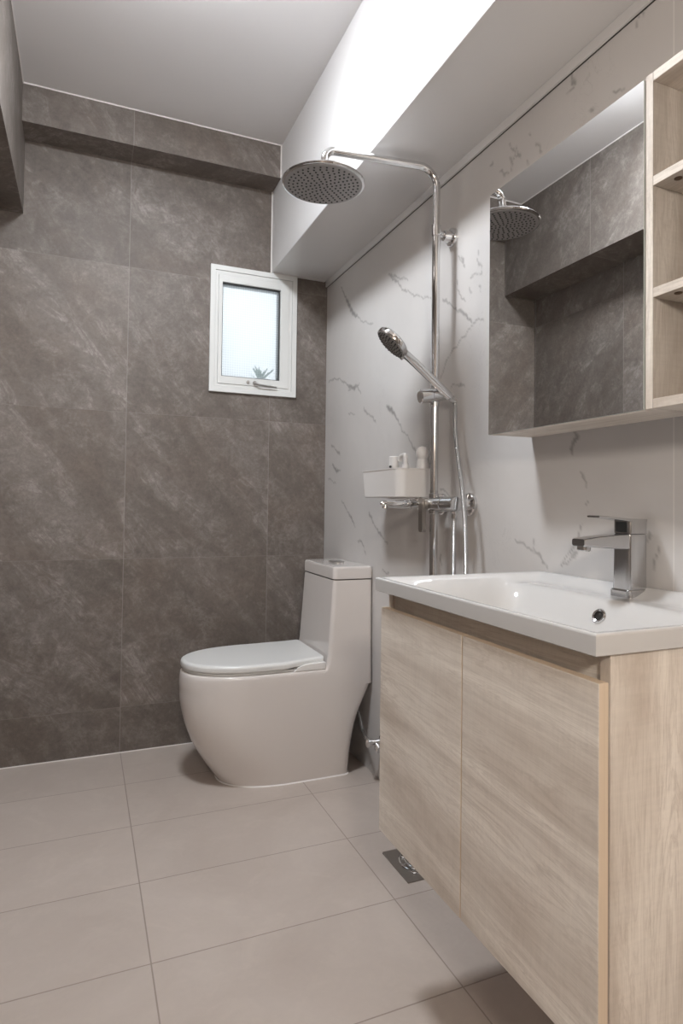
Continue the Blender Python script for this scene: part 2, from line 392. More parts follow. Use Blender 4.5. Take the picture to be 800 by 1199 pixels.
# right wall: a finely divided face that carries the marble veins, with a solid back
def steps(a, b, d): n = max(1, round((b-a)/d)); return [a+(b-a)*i/n for i in range(n)]
ys = steps(YF, .42, .1)+steps(.42, D, .0055)+[D]
zs = steps(0, .66, .1)+steps(.66, 2.06, .0055)+steps(2.06, ZC, .1)+[ZC]
ny, nz = len(ys), len(zs)
import numpy as np
YY, ZZ = np.meshgrid(np.array(ys), np.array(zs), indexing='ij')
# a little wander so that the veins are not ruler-straight
WY = YY+.0012*np.sin(ZZ*310+YY*95)+.003*np.sin(ZZ*97+YY*160); WZ = ZZ+.0012*np.sin(YY*290+ZZ*70)+.003*np.sin(YY*120-ZZ*61)
VV = np.zeros_like(YY)
for line in VEINS:
    ly = [q[0] for q in line]; lz = [q[1] for q in line]
    msk = (YY > min(ly)-.03) & (YY < max(ly)+.03) & (ZZ > min(lz)-.03) & (ZZ < max(lz)+.03)
    py, pz = WY[msk], WZ[msk]; val = VV[msk]
    for (ay, az, aw), (by, bz, bw) in zip(line[:-1], line[1:]):
        dy, dz = by-ay, bz-az; L2 = dy*dy+dz*dz+1e-12
        t = np.clip(((py-ay)*dy+(pz-az)*dz)/L2, 0, 1)
        dist = np.hypot(py-ay-dy*t, pz-az-dz*t); wd = np.maximum(1.25*(aw+(bw-aw)*t), .0026)
        strength = np.clip(.42+.45*wd/.006, .45, .95)
        val = np.maximum(val, strength*np.clip(1.5-dist/wd, 0, 1))
    VV[msk] = val
me = bpy.data.meshes.new('wall_right')
co = np.zeros((ny*nz, 3)); co[:, 1] = YY.ravel(); co[:, 2] = ZZ.ravel()
nv = ny*nz
back = [(T, YF, 0), (T, D, 0), (T, D, ZC), (T, YF, ZC)]
idx = np.arange(nv).reshape(ny, nz)
f = np.stack([idx[:-1, :-1], idx[:-1, 1:], idx[1:, 1:], idx[1:, :-1]], -1).reshape(-1, 4).tolist()
f.append([nv, nv+1, nv+2, nv+3])
f.append([nv, nv+3]+[int(q) for q in idx[0, ::-1]]); f.append([nv+2, nv+1]+[int(q) for q in idx[-1, :]])
f.append([nv+1, nv]+[int(q) for q in idx[:, 0]]); f.append([nv+3, nv+2]+[int(q) for q in idx[::-1, -1]])
me.from_pydata(co.tolist()+back, [], f); me.update()
at = me.attributes.new('vein', 'FLOAT', 'POINT'); at.data.foreach_set('value', VV.ravel().tolist()+[0]*4)
me.materials.append(marble_m)
o = bpy.data.objects.new('wall_right', me); C.objects.link(o); o['kind'] = 'structure'

# boxed beam along the right wall, tiled beam on the back wall, bulkhead on the left wall
b = BM(); box(b, BX, 0, YF, D, BZ, ZC, .003, 2); struct('wall_beam_right', b, beam_m)
b = BM(); box(b, XL, BX, D-SD, D, SZ, ZC); o = struct('wall_beam_back', b, [stone_back, stone_soffit])
for p in o.data.polygons:
    if abs(p.normal.z) > .9: p.material_index = 1
b = BM(); box(b, XL, XB, YF, D-SD, ZB, ZC); box(b, XL, XB, D-SD, D, ZB, SZ)
o = struct('wall_beam_left', b, [stone_left, stone_bulk])
for p in o.data.polygons:
    if abs(p.normal.z) > .9: p.material_index = 1
# sealant and trims
s = .0035
b = BM(); box(b, XB, BX, D-SD-s, D-SD, ZC-s, ZC); struct('trim_1', b, trim_m)
b = BM(); box(b, XB, XB+s, YF, D-SD-s, ZC-s, ZC); struct('trim_2', b, trim_m)
b = BM(); box(b, BX-s, BX, D-SD-s, D-SD, SZ, ZC-s); struct('trim_3', b, trim_m)
b = BM(); box(b, BX-s, BX, D-s, D, BZ, SZ); struct('trim_4', b, trim_m)
b = BM(); box(b, -.009, 0, YF, D, BZ-.026, BZ, .001, 1); struct('trim_5', b, beam_m)
b = BM(); box(b, -.0025, 0, YF, D, BZ-.0275, BZ-.026); struct('shade_strip', b, dark_m)  # dark strip painting the shadow line under the trim
b = BM(); box(b, BX+.001, -.014, D-.012, D, BZ-.004, BZ, .001, 1); struct('trim_7', b, beam_m)
b = BM(); box(b, XL, -.01, D-.003, D, 0, .003); struct('trim_8', b, trim_m)

# ------------------------------------------------------------------ window
y1 = D-.012
wr = bpy.data.objects.new('window_1', None); C.objects.link(wr); wr.location = (-.346, D, 1.772); wr['kind'] = 'structure'
def rect_frame(b, x0, x1, z0, z1, wl, wr_, wt, wb, ya, yb, bev=.0015):
    """mitred frame as one closed loop with bevelled look"""
    out = [(x0, z0), (x1, z0), (x1, z1), (x0, z1)]; inn = [(x0+wl, z0+wb), (x1-wr_, z0+wb), (x1-wr_, z1-wt), (x0+wl, z1-wt)]
    vs = {}
    for nme, pts in (('o', out), ('i', inn)):
        for k, (x, z) in enumerate(pts):
            for yy in (0, 1): vs[nme, k, yy] = b.verts.new((x, ya if yy == 0 else yb, z))
    for k in range(4):
        j = (k+1) % 4
        b.faces.new((vs['o', k, 0], vs['o', j, 0], vs['i', j, 0], vs['i', k, 0]))
        b.faces.new((vs['o', k, 1], vs['i', k, 1], vs['i', j, 1], vs['o', j, 1]))
        b.faces.new((vs['o', k, 0], vs['o', k, 1], vs['o', j, 1], vs['o', j, 0]))
        b.faces.new((vs['i', k, 0], vs['i', j, 0], vs['i', j, 1], vs['i', k, 1]))
    bmesh.ops.bevel(b, geom=b.edges[:], offset=bev, segments=2, profile=.5, affect='EDGES')
b = BM(); rect_frame(b, -.541, -.150, 1.497, 2.049, .022, .022, .022, .024, y1, D+.06)
obj('window_frame', b, alu_w, wr, True)
b = BM(); rect_frame(b, -.5185, -.1725, 1.5215, 2.0265, .012, .014, .018, .012, y1+.004, D+.055)
obj('inner_frame', b, alu_w, wr, True)
b = BM(); rect_frame(b, -.506, -.187, 1.534, 2.008, .017, .040, .030, .033, y1+.001, D+.05)
sash = obj('sash', b, alu_w, wr, True)
b = BM(); rect_frame(b, -.489, -.227, 1.567, 1.978, .004, .004, .0045, .004, y1+.012, D+.045, .0006)
obj('gasket', b, rubber, sash)
b = BM(); box(b, -.487, -.229, D+.012, D+.016, 1.569, 1.976); obj('pane', b, pane_m, wr)
# stay and latch on the bottom of the sash
b = BM(); lathe(b, (-.372, y1, 1.549), (0, -1, 0), [(-.002, .007), (.004, .007), (.005, .0055)], 16)
lathe(b, (-.343, y1, 1.547), (0, -1, 0), [(-.002, .008), (.010, .008), (.012, .006)], 16)
tube(b, fillet([(-.343, y1-.009, 1.547), (-.325, y1-.014, 1.538), (-.245, y1-.010, 1.533)], .01), .0042, 10)
obj('handle', b, chrome_s, wr, True)

# ------------------------------------------------------------------ plant outside the window
pl = thing('potted_plant', 'small potted plant with green leaves outside the window pane', 'plant', (-.262, D+.200, 1.545))
b = BM(); lathe(b, (-.262, D+.200, 1.545), (0, 0, 1), [(0, .030), (.055, .040), (.062, .042), (.062, .037), (.05, .036)], 24); obj('pot', b, pot_m, pl, True)
b = BM(); random.seed(4)
for k in range(26):
    a = random.uniform(0, 2*PI); L = random.uniform(.05, .085); ph = random.uniform(.1, .75)
    d = Vector((math.cos(a)*math.sin(ph), math.sin(a)*math.sin(ph), math.cos(ph))); s1 = Vector((-math.sin(a), math.cos(a), 0))
    p0 = Vector((-.262, D+.200, 1.592)); rs = []
    for t, wd in ((0, .002), (.35, .0065), (.7, .005), (1, .0006)):
        c = p0+d*L*t+Vector((math.cos(a), math.sin(a), 0))*(.02*t*t); rs.append([c-s1*wd, c+d*.0004+Vector((0, 0, .0012)), c+s1*wd, c-Vector((0, 0, .0012))])
    loft(b, rs)
obj('leaves', b, leaf_m, pl, True)
b = BM(); box(b, -.75, .10, D+.13, D+.42, 1.46, 1.545, .004); lg = obj('window_ledge', b, plain('outdoor_concrete', (.6, .6, .58), .8)); lg['kind'] = 'structure'

# ------------------------------------------------------------------ lamps
def ceiling_lamp(x, y, mat, label):
    t = thing('ceiling_lamp', label, 'lamp', (x, y, ZC))
    b = BM(); lathe(b, (x, y, ZC), (0, 0, -1), [(0, .150), (.030, .150), (.034, .146)], 48); obj('lamp_base', b, alu_w, t, True)
    b = BM(); lathe(b, (x, y, ZC-.032), (0, 0, -1), [(0, .142), (.014, .141), (.027, .128), (.036, .095), (.041, .045), (.042, .004)], 48); obj('diffuser', b, mat, t, True)
ceiling_lamp(LAMP_X, LAMP_Y, lamp_m, 'round white ceiling lamp above the shower end of the room')
wl_ = thing('fill_lamp', 'added warm fill globe, out of view on the wall behind the camera', 'lamp', (-1.12, YF, 1.62))  # added fill light to brighten the vanity side and doors
b = BM(); lathe(b, (-1.12, YF, 1.62), (0, 1, 0), [(0, .055), (.015, .055), (.018, .03), (.035, .028)], 32); obj('fill_lamp_plate', b, alu_w, wl_, True)
b = BM(); lathe(b, (-1.12, YF+.125, 1.62), (0, 1, 0), [(-.1*math.cos(PI*k/16), max(.002, .1*math.sin(PI*k/16))) for k in range(17)], 32); obj('fill_lamp_globe', b, fill_m, wl_, True)

# ------------------------------------------------------------------ toilet
CY = 2.362
t = thing('toilet', 'white one-piece ceramic toilet with its lid closed beside the grey tiled wall', 'toilet', (-.35, CY, 0))
def plan(xf, xb, hw, n=56, pf=2.3, rb=.03, front=.27):
    """D-shaped outline: superellipse nose at xf, straight sides, rounded back corners at xb"""
    pts = []
    xc = xf+min(front, (xb-xf)*.55)
    m = n//2
    for k in range(m+1):                       # nose, from +y side round the front to -y side
        a = PI/2+PI*k/m
        ca, sa = math.cos(a), math.sin(a)
        pts.append((xc-(xc-xf)*abs(ca)**(2/pf), hw*math.copysign(abs(sa)**(2/pf), sa)))
    for k in range(1, 9): pts.append((xc+(xb-rb-xc)*k/9, -hw))
    for k in range(7): a = -PI/2+PI/2*k/6; pts.append((xb-rb+rb*math.cos(a), -hw+rb+rb*math.sin(a)))
    for k in range(7): a = PI/2*k/6; pts.append((xb-rb+rb*math.cos(a), hw-rb+rb*math.sin(a)))
    for k in range(1, 9): pts.append((xb-rb+(xc-xb+rb)*k/9, hw))
    return pts
def interp(tab, z):
    for (z0, *a), (z1, *c) in zip(tab[:-1], tab[1:]):
        if z <= z1:
            s = (z-z0)/(z1-z0); return [p+(q-p)*s for p, q in zip(a, c)]
    return list(tab[-1][1:])
#        z     front   back   half
body = [(0.0, -.553, -.083, .158), (.010, -.560, -.083, .160), (.062, -.597, -.0815, .166), (.124, -.635, -.076, .1720), (.198, -.6675, -.063, .1775), (.250, -.682, -.045, .180),
        (.300, -.691, -.022, .181), (.337, -.692, -.006, .182), (.360, -.6935, -.003, .182), (.385, -.692, -.003, .182), (.398, -.689, -.003, .181), (.405, -.684, -.003, .178), (.407, -.676, -.003, .172)]
b = BM()
def smoothtab(tab, n):
    import numpy as np
    z = [r[0] for r in tab]; out = []
    P = catmull([(r[1], r[2], r[3]) for r in tab], n); Z = catmull([(r[0], 0, 0) for r in tab], n)
    return [(q.x, p.x, p.y, p.z) for p, q in zip(P, Z)]
rings = []
for z, xf, xb, hw in smoothtab(body, 3):
    rings.append([(x, CY+y, max(z, 0)) for x, y in plan(xf, xb, hw, pf=2.25, rb=.028)])
loft(b, rings)
obj('bowl', b, ceramic_t, t, True, 50)
# cistern
tank = [(.340, -.225, .1823), (.385, -.215, .1823), (.405, -.196, .1821), (.425, -.186, .1812), (.46, -.180, .1795), (.55, -.174, .1775), (.65, -.167, .176), (.727, -.162, .175), (.731, -.160, .173)]
b = BM(); rings = []
for z, xf, hw in tank:
    pts = rrect((xf-.003)/2, 0, (-.003-xf)/2, hw, .016, 5); rings.append([(x, CY+y, z) for x, y in pts])
loft(b, rings); obj('cistern', b, ceramic_t, t, True, 40)
b = BM(); rings = []
for z, g in ((.734, -.002), (.736, .001), (.772, .001), (.779, -.002), (.782, -.008)):
    pts = rrect(-.082, 0, .081+g-.001, .175+g, .016+max(g, -.006), 5); rings.append([(x, CY+y, z) for x, y in pts])
loft(b, rings); lid = obj('cistern_lid', b, ceramic_t, t, True, 40)
b = BM(); box(b, -.155, -.010, CY-.168, CY+.168, .730, .735); obj('lid_gap_shade', b, dark_m, t)  # dark slab painting the shade between cistern and lid
b = BM(); loft(b, [[(-.085+x*s_, CY+y*s_, z) for x, y in rrect(0, 0, .024, .042, .0235, 8)] for z, s_ in ((.781, 1), (.7865, 1), (.788, .93))]); fb = obj('flush_button', b, chrome_s, lid, True)
fb['label'] = 'oval grey flush button'
# seat ring, lid and hinge cover
def seat_plan(xf, xb, hw, neck):
    pts = []
    for x, y in plan(xf, xb, hw, pf=2.2, rb=.012, front=.29):
        if x > xb-.16:
            k = min(1, (x-(xb-.16))/.11); k = k*k*(3-2*k); y = y*(1-neck*k)
        pts.append((x, y))
    return pts
b = BM(); loft(b, [[(x, CY+y, z) for x, y in seat_plan(-.682-g, -.20, .172+g, .0)] for z, g in ((.4065, -.006), (.408, -.002), (.4155, -.001), (.4165, -.006))]); obj('seat', b, seat_m, t, True)
b = BM(); rings = []
for h, g in ((0, -.007), (.0025, -.0015), (.006, 0), (.017, 0), (.0225, -.002), (.0262, -.008), (.0272, -.018)):
    rg = []
    for x, y in seat_plan(-.688-g, -.192, .179+g, .07):
        lift = .006*max(0, (x+.36)/.17)
        up = .012*max(0, min(1, (x+.34)/.10)) if h < .005 else 0        # underside steps up over the hinge cover
        rg.append((x, CY+y, .417+h+lift+up))
    rings.append(rg)
loft(b, rings); obj('lid', b, seat_m, t, True, 55)
b = BM()
for s_ in (-1, 1):
    y0 = CY+s_*.178; y1_ = CY+s_*.120
    prof = [(-.312, .408), (-.192, .408), (-.192, .433), (-.270, .430), (-.300, .421)]
    loft(b, [[(x, y, z) for x, z in prof] for y in ((y0, y1_) if s_ > 0 else (y1_, y0))])
box(b, -.30, -.194, CY-.12, CY+.12, .408, .425)
bmesh.ops.bevel(b, geom=b.edges[:], offset=.0015, segments=2, profile=.5, affect='EDGES')
obj('hinge_cover', b, plastic_w, t, True)
b = BM(); rings = [[(x, CY+y, z) for x, y in plan(-.556-g, -.080+g, .160+g, pf=2.25, rb=.028)] for z, g in ((0, .002), (.002, .0015), (.004, .0))]
loft(b, rings); obj('base_sealant', b, trim_m, t, True)

# angle valve and hose behind the toilet
v = thing('angle_valve', 'small chrome angle valve with a water hose low on the wall behind the toilet', 'valve', (0, 2.09, .145))
b = BM(); lathe(b, (0, 2.09, .150), (-1, 0, 0), [(0, .022), (.006, .022), (.009, .012), (.045, .011), (.046, .015), (.062, .015), (.064, .012)], 20); obj('valve_body', b, chrome, v, True)
b = BM(); lathe(b, (-.03, 2.09, .150), (0, -.6, -.25), [(.0, .008), (.018, .008), (.02, .014), (.04, .014), (.042, .011)], 16); obj('valve_handle', b, chrome, v, True)
b = BM(); tube(b, catmull([(-.052, 2.09, .150), (-.050, 2.13, .158), (-.040, 2.19, .172), (-.035, 2.235, .215), (-.045, 2.28, .225), (-.062, 2.31, .23)], 8), .0065, 10); obj('hose', b, hose_m, v, True)

# ------------------------------------------------------------------ shower column
PX, PY = -.070, 1.622
sh = thing('shower_column', 'tall chrome shower column with a round rain head and mixer on the marble wall', 'shower', (PX, PY, .62))
b = BM(); tube(b, [(PX, PY, .60), (PX, PY, 1.84)], .0122, 18)
obj('pole', b, chrome, sh, True)
b = BM()
pts = fillet([(PX, PY, 1.83), (PX, PY, 2.030), (-.424, PY, 2.002), (-.432, PY, 1.925)], .052, 10)
pts = fillet([(PX, PY, 1.83), (PX, PY, 2.028), (-.230, PY, 2.016)], .055, 10)+fillet([(-.25, PY, 2.0145), (-.4275, PY, 2.0005), (-.432, PY, 1.925)], .030, 8)
tube(b, pts, .0110, 18); lathe(b, (PX, PY, 1.825), (0, 0, 1), [(0, .0135), (.022, .0135), (.024, .0112)], 20)
obj('shower_arm', b, chrome, sh, True)
# rain head
HX, HZ = -.432, 1.902
b = BM(); lathe(b, (HX, PY, HZ), (0, 0, 1), [(-.002, .108), (.0, .1135), (.005, .1145), (.0085, .112), (.011, .095), (.014, .05), (.019, .026), (.024, .022), (.034, .0165), (.040, .0125)], 64)
rh = obj('rain_head', b, chrome, sh, True, 30)
b = BM(); lathe(b, (HX, PY, HZ-.0015), (0, 0, -1), [(0, .108), (.0015, .107), (.002, .1045)], 64)
for k, rr in enumerate([.012, .024, .036, .048, .060, .072, .084, .096]):
    n = [6, 10, 14, 18, 23, 27, 31, 36][k]
    for j in range(n):
        a = 2*PI*(j+.5*(k % 2))/n
        lathe(b, (HX+rr*math.cos(a), PY+rr*math.sin(a), HZ-.0034), (0, 0, -1), [(-.0012, .0031), (.0, .0030), (.0016, .0022)], 7, mi=1)
obj('spray_plate', b, [plain('spray_plate_grey', (.42, .405, .40), .35, .6), rubber], rh, True)
# wall bracket
b = BM(); lathe(b, (0, PY+.018, 1.838), (-1, 0, 0), [(0, .0285), (.006, .0285), (.010, .026), (.012, .017), (.034, .016), (.036, .012)], 32)
tube(b, [(-.03, PY+.016, 1.838), (-.050, PY+.008, 1.838), (PX+.006, PY, 1.838)], .0085, 14)
lathe(b, (PX, PY, 1.822), (0, 0, 1), [(0, .0135), (.001, .0145), (.032, .0145), (.033, .0135)], 24)
obj('wall_bracket', b, chrome, sh, True)
# mixer
MZ = 1.020
b = BM(); lathe(b, (-.068, 1.500, MZ), (0, 1, 0), [(0, .016), (.002, .0205), (.004, .0215), (.062, .0215), (.063, .0195), (.066, .0195), (.067, .0222), (.196, .0222), (.199, .0205), (.200, .016)], 32)
lathe(b, (PX, PY, MZ+.018), (0, 0, 1), [(0, .015), (.012, .015), (.014, .0125), (.022, .0125)], 24)
lathe(b, (PX, PY, MZ-.018), (0, 0, -1), [(0, .014), (.010, .014), (.012, .012)], 24)
mx = obj('mixer_body', b, chrome_m, sh, True, 30)
for yy in (1.532, 1.684):
    b = BM(); lathe(b, (0, yy, MZ), (-1, 0, 0), [(0, .033), (.009, .033), (.012, .030), (.014, .018), (.046, .018), (.047, .015)], 32); obj('wall_inlet', b, chrome, sh, True)
b = BM(); lathe(b, (-.088, 1.640, MZ), (-1, 0, 0), [(-.004, .018), (.006, .0185), (.010, .0165)], 28)
loft(b, [[(-.0925-.0065*k, 1.640+yy, zz) for yy, zz in rrect(0, MZ-.032, .0115, .052, .010, 6)] for k in (0, 1, 2)])
obj('lever', b, steel_d, mx, True)  # chrome lever given dark steel to paint in the dark wall it reflects
b = BM(); lathe(b, (-.088, 1.690, MZ), (-1, 0, 0), [(0, .013), (.010, .013), (.011, .0165), (.028, .0165), (.030, .013), (.034, .0125), (.036, .0155), (.040, .016), (.085, .0135), (.103, .0120), (.118, .009), (.124, .004)], 24)
lathe(b, (-.196, 1.690, MZ-.004), (-.25, 0, -1), [(0, .0085), (.012, .0085), (.013, .0065)], 16)
obj('bath_spout', b, chrome, mx, True)
b = BM(); lathe(b, (-.066, 1.516, MZ-.016), (0, 0, -1), [(0, .010), (.008, .010), (.010, .0085), (.024, .0085), (.025, .007)], 18); obj('hose_outlet', b, chrome, mx, True)
# slider that holds the hand shower
b = BM(); lathe(b, (PX-.056, PY-.006, 1.335), (1, -.12, .14), [(0, .014), (.001, .0190), (.004, .0212), (.038, .0212), (.040, .0195), (.066, .0190), (.086, .0165), (.088, .013)], 24)
lathe(b, (PX, PY, 1.312), (0, 0, 1), [(0, .0135), (.001, .0145), (.052, .0145), (.053, .0135)], 24)
obj('slider', b, chrome, sh, True)

# hand shower
hs = thing('hand_shower', 'chrome hand shower clipped at a slant to the shower pole', 'hand shower', (-.13, 1.585, 1.40))
e0, e1 = Vector((-.040, 1.583, 1.334)), Vector((-.200, 1.583, 1.455))
d = (e1-e0).normalized(); nrm = Vector((-d.z*1.0, 0, d.x))          # faces down and outwards
if nrm.z > 0: nrm = -nrm
nrm = (nrm*math.cos(math.radians(11))+Vector((0, 1, 0))*math.sin(math.radians(11))).normalized()
yv = d.cross(nrm).normalized()
b = BM()
rings = []
for s_, a, c, off in ((0, .0095, .0095, 0), (.004, .0118, .0118, 0), (.03, .0128, .0125, 0), (.10, .0135, .0122, 0), (.15, .0145, .012, 0), (.175, .0185, .0120, .001), (.195, .0265, .0125, .003), (.205, .032, .013, .004)):
    c0 = e0+d*s_-nrm*(-off)
    rings.append([c0+yv*a*math.cos(2*PI*k/20)+nrm*c*math.sin(2*PI*k/20) for k in range(20)])
loft(b, rings); 
hc = e0+d*.238+nrm*.002
tilt = (nrm*.985-d*.10).normalized() if False else (nrm+d*.10).normalized()
lathe(b, hc-tilt*.012, tilt, [(-.006, .012), (-.003, .032), (.002, .047), (.008, .0525), (.016, .0530), (.021, .0515), (.022, .049)], 40)
hsb = obj('hand_shower_body', b, chrome, hs, True, 30)
b = BM(); lathe(b, hc+tilt*.0095, tilt, [(0, .0485), (.0015, .0475), (.0022, .044)], 40)
u_, v_ = frame(tilt)
for k, (rr, n) in enumerate(((.0001, 1), (.010, 6), (.019, 10), (.028, 15), (.037, 20), (.044, 25))):
    for j in range(n):
        a = 2*PI*(j+.5*(k % 2))/n
        lathe(b, hc+tilt*.0116+(u_*math.cos(a)+v_*math.sin(a))*rr, tilt, [(-.0006, .0026), (.0016, .0020)], 6, mi=1)
obj('spray_face', b, [plain('spray_face_grey', (.35, .34, .33), .4, .5), rubber], hs, True)
b = BM(); q = hc+tilt*.010-d*.048; lathe(b, q+tilt*-.002-d*.001, tilt, [(0, .0065), (.010, .0065), (.011, .005)], 14); obj('mode_switch', b, chrome_s, hs, True)
b = BM(); lathe(b, e0-d*.001, -d, [(0, .0095), (.014, .009), (.022, .0065)], 18)
obj('hose_nut', b, chrome_s, hs, True)
b = BM()
pts = [(-.026, 1.583, 1.322), (-.030, 1.572, 1.293), (-.040, 1.556, 1.232), (-.050, 1.522, 1.142), (-.055, 1.497, 1.080), (-.058, 1.481, 1.020), (-.058, 1.472, .950), (-.056, 1.470, .857), (-.056, 1.470, .74), (-.058, 1.472, .64), (-.060, 1.484, .585), (-.063, 1.500, .585), (-.065, 1.515, .64), (-.066, 1.516, .75), (-.066, 1.516, .86), (-.066, 1.516, .985)]
tube(b, catmull(pts, 7), .0062, 12); obj('hose', b, hose_m, hs, True)

# ------------------------------------------------------------------ wall basket with toiletries
bk = thing('bathroom_caddy', 'white wall-hung bathroom caddy box behind the shower pole', 'caddy', (-.065, 1.905, 1.035))
X0, Y0, Y1_, Z0_, Z1_ = -.128, 1.742, 2.040, 1.041, 1.133
def cad(g, z, sh_=0):
    # rounded only on the two room-side corners
    r = max(.004, .034-g); x0, y0, y1 = X0+g, Y0+g, Y1_-g-sh_; x1 = -.001-g; o_ = []
    for k in range(9): a = PI+PI/2*k/8; o_.append((x0+r+r*math.cos(a), y0+r+r*math.sin(a), z))
    o_.append((x1, y0, z)); o_.append((x1, y1, z))
    for k in range(9): a = PI/2+PI/2*k/8; o_.append((x0+r+r*math.cos(a), y1-r+r*math.sin(a), z))
    return o_
b = BM(); loft(b, [cad(.006, Z0_, .01), cad(.004, Z0_+.002, .01), cad(0, Z1_-.004), cad(-.0015, Z1_-.003), cad(-.0015, Z1_), cad(.003, Z1_), cad(.006, Z0_+.006, .01)])
obj('box', b, plastic_w, bk, True)
zb_ = Z0_+.0062
c1 = thing('shampoo_bottle', 'short white bottle with a dark mark standing at the far end of the wall caddy', 'bottle', (-.055, 1.915, zb_))
b = BM(); lathe(b, (-.055, 1.915, zb_), (0, 0, 1), [(0, .016), (.003, .0180), (.075, .0180), (.088, .0165), (.100, .016)], 24); obj('bottle_body', b, plastic_w, c1, True)
b = BM(); lathe(b, (-.055, 1.915, zb_+.100), (0, 0, 1), [(0, .0175), (.032, .0175), (.034, .0155)], 24); obj('cap', b, plastic_w, c1, True)
b = BM(); lathe(b, (-.0745, 1.906, zb_+.098), (-1, -.45, 0), [(-.003, .004), (.0005, .004)], 12); obj('mark', b, rubber, c1)
c2 = thing('pump_bottle', 'white pump bottle with a rounded top in the middle of the wall caddy', 'bottle', (-.045, 1.850, zb_))
b = BM(); lathe(b, (-.045, 1.850, zb_), (0, 0, 1), [(0, .014), (.003, .016), (.08, .016), (.095, .012), (.105, .011)], 24); obj('bottle_body', b, plastic_w, c2, True)
b = BM(); tube(b, fillet([(-.045, 1.850, zb_+.103), (-.045, 1.850, zb_+.137), (-.045, 1.885, zb_+.133), (-.045, 1.892, zb_+.118)], .010), .0075, 14); obj('pump', b, plastic_w, c2, True)
c3 = thing('round_bottle', 'white bottle with a round cap just behind the shower pole', 'bottle', (-.028, 1.768, zb_))
b = BM(); lathe(b, (-.028, 1.768, zb_), (0, 0, 1), [(0, .017), (.003, .0195), (.10, .0195), (.118, .016)], 24); obj('bottle_body', b, plastic_w, c3, True)
b = BM(); lathe(b, (-.028, 1.768, zb_+.116), (0, 0, 1), [(0, .0155), (.012, .020), (.026, .0205), (.038, .015), (.042, .004)], 24); obj('cap', b, plastic_w, c3, True)

# ------------------------------------------------------------------ vanity cabinet
VX, VN, VF, VT, VB = -.4356, .598, 1.219, .8315, .330
vc = thing('vanity_cabinet', 'pale oak wall-hung vanity cabinet with two doors under the white basin', 'cabinet', (-.218, (VN+VF)/2, VB))
xi = VX+.0185
b = BM(); box(b, xi, -.002, VN, VN+.018, VB, VT, .0008, 1); obj('side_panel', b, wood_z, vc)
b = BM(); box(b, xi, -.002, VF-.018, VF, VB, VT, .0008, 1); obj('side_panel', b, wood_z, vc)
b = BM(); box(b, xi+.001, -.002, VN+.018, VF-.018, VB+.001, VB+.019); obj('bottom_panel', b, wood_yp, vc)
b = BM(); box(b, -.014, -.002, VN+.018, VF-.018, VB+.019, VT); obj('back_panel', b, wood_yp, vc)
b = BM(); box(b, xi+.006, xi+.022, VN+.018, VF-.018, VT-.075, VT); obj('top_rail', b, wood_yp, vc)
def door(y0, y1, nm):
    b = BM(); box(b, VX, VX+.0165, y0, y1, VB-.003, .797, .0008, 1)
    o = obj('door', b, [wood_y, edge_m], vc)
    for p in o.data.polygons:
        if abs(p.normal.x) < .5: p.material_index = 1
door(VN+.001, .9035, 1); door(.9065, VF-.001, 2)

# ------------------------------------------------------------------ washbasin
bs = thing('washbasin', 'white ceramic washbasin with a square rim on the oak vanity', 'basin', (-.22, .9085, .8325))
BX0, BX1, BY0, BY1, BT, BB = -.449, -.0015, .590, 1.2205, 0.861, .8325
def sst(a, b_, x): t_ = min(1, max(0, (x-a)/(b_-a))); return t_*t_*(3-2*t_)
def top(x, y):
    e = min(x-BX0, BX1-x, y-BY0, BY1-y)
    z = BT
    if e < .004: z -= .004-math.sqrt(max(0, .004**2-(.004-e)**2))
    z -= .018*sst(.008, .048, min(x-BX0, (BX1-x)*.75, y-BY0, BY1-y))
    # deck at the wall side keeps flat, bowl drops
    f1 = sst(0, .050, x-(BX0+.050)); f2 = sst(0, .085, -.108-x); f3 = sst(0, .085, min(y-(BY0+.030), BY1-.030-y))
    k = min(f1, 1)*f2*f3
    z -= .088*k+.010*k*sst(.30, .0, math.hypot(x+.27, y-.905))
    return z
def gridpts(a, b_, n, ed):
    o_ = [a, a+.001, a+.0025, a+.004, a+.009, a+.013, a+.018, a+.022]; i0, i1 = a+.027, b_-.027
    o_ += [i0+(i1-i0)*i/n for i in range(n+1)]; o_ += [b_-.022, b_-.018, b_-.013, b_-.009, b_-.004, b_-.0025, b_-.001, b_]; return o_
gx, gy = gridpts(BX0, BX1, 46, 0), gridpts(BY0, BY1, 64, 0)
b = BM()
V = [[b.verts.new((x, y, top(x, y))) for y in gy] for x in gx]
for i in range(len(gx)-1):
    for j in range(len(gy)-1): b.faces.new((V[i][j], V[i+1][j], V[i+1][j+1], V[i][j+1]))
# underside: flat around, following the bowl in the middle
U = {}
for i, x in enumerate(gx):
    for j, y in enumerate(gy):
        e = min(x-BX0, BX1-x, y-BY0, BY1-y)
        z = min(BB+.0, top(x, y)-.012) if .03 < e else BB
        if e < .002: z = BB+.0015
        U[i, j] = b.verts.new((x, y, z))
for i in range(len(gx)-1):
    for j in range(len(gy)-1): b.faces.new((U[i, j], U[i, j+1], U[i+1, j+1], U[i+1, j]))
nI, nJ = len(gx)-1, len(gy)-1
for i in range(nI):
    b.faces.new((V[i][0], U[i, 0], U[i+1, 0], V[i+1][0])); b.faces.new((V[i][nJ], V[i+1][nJ], U[i+1, nJ], U[i, nJ]))
for j in range(nJ):
    b.faces.new((V[0][j], V[0][j+1], U[0, j+1], U[0, j])); b.faces.new((V[nI][j], U[nI, j], U[nI, j+1], V[nI][j+1]))
obj('bowl', b, ceramic, bs, True, 60)
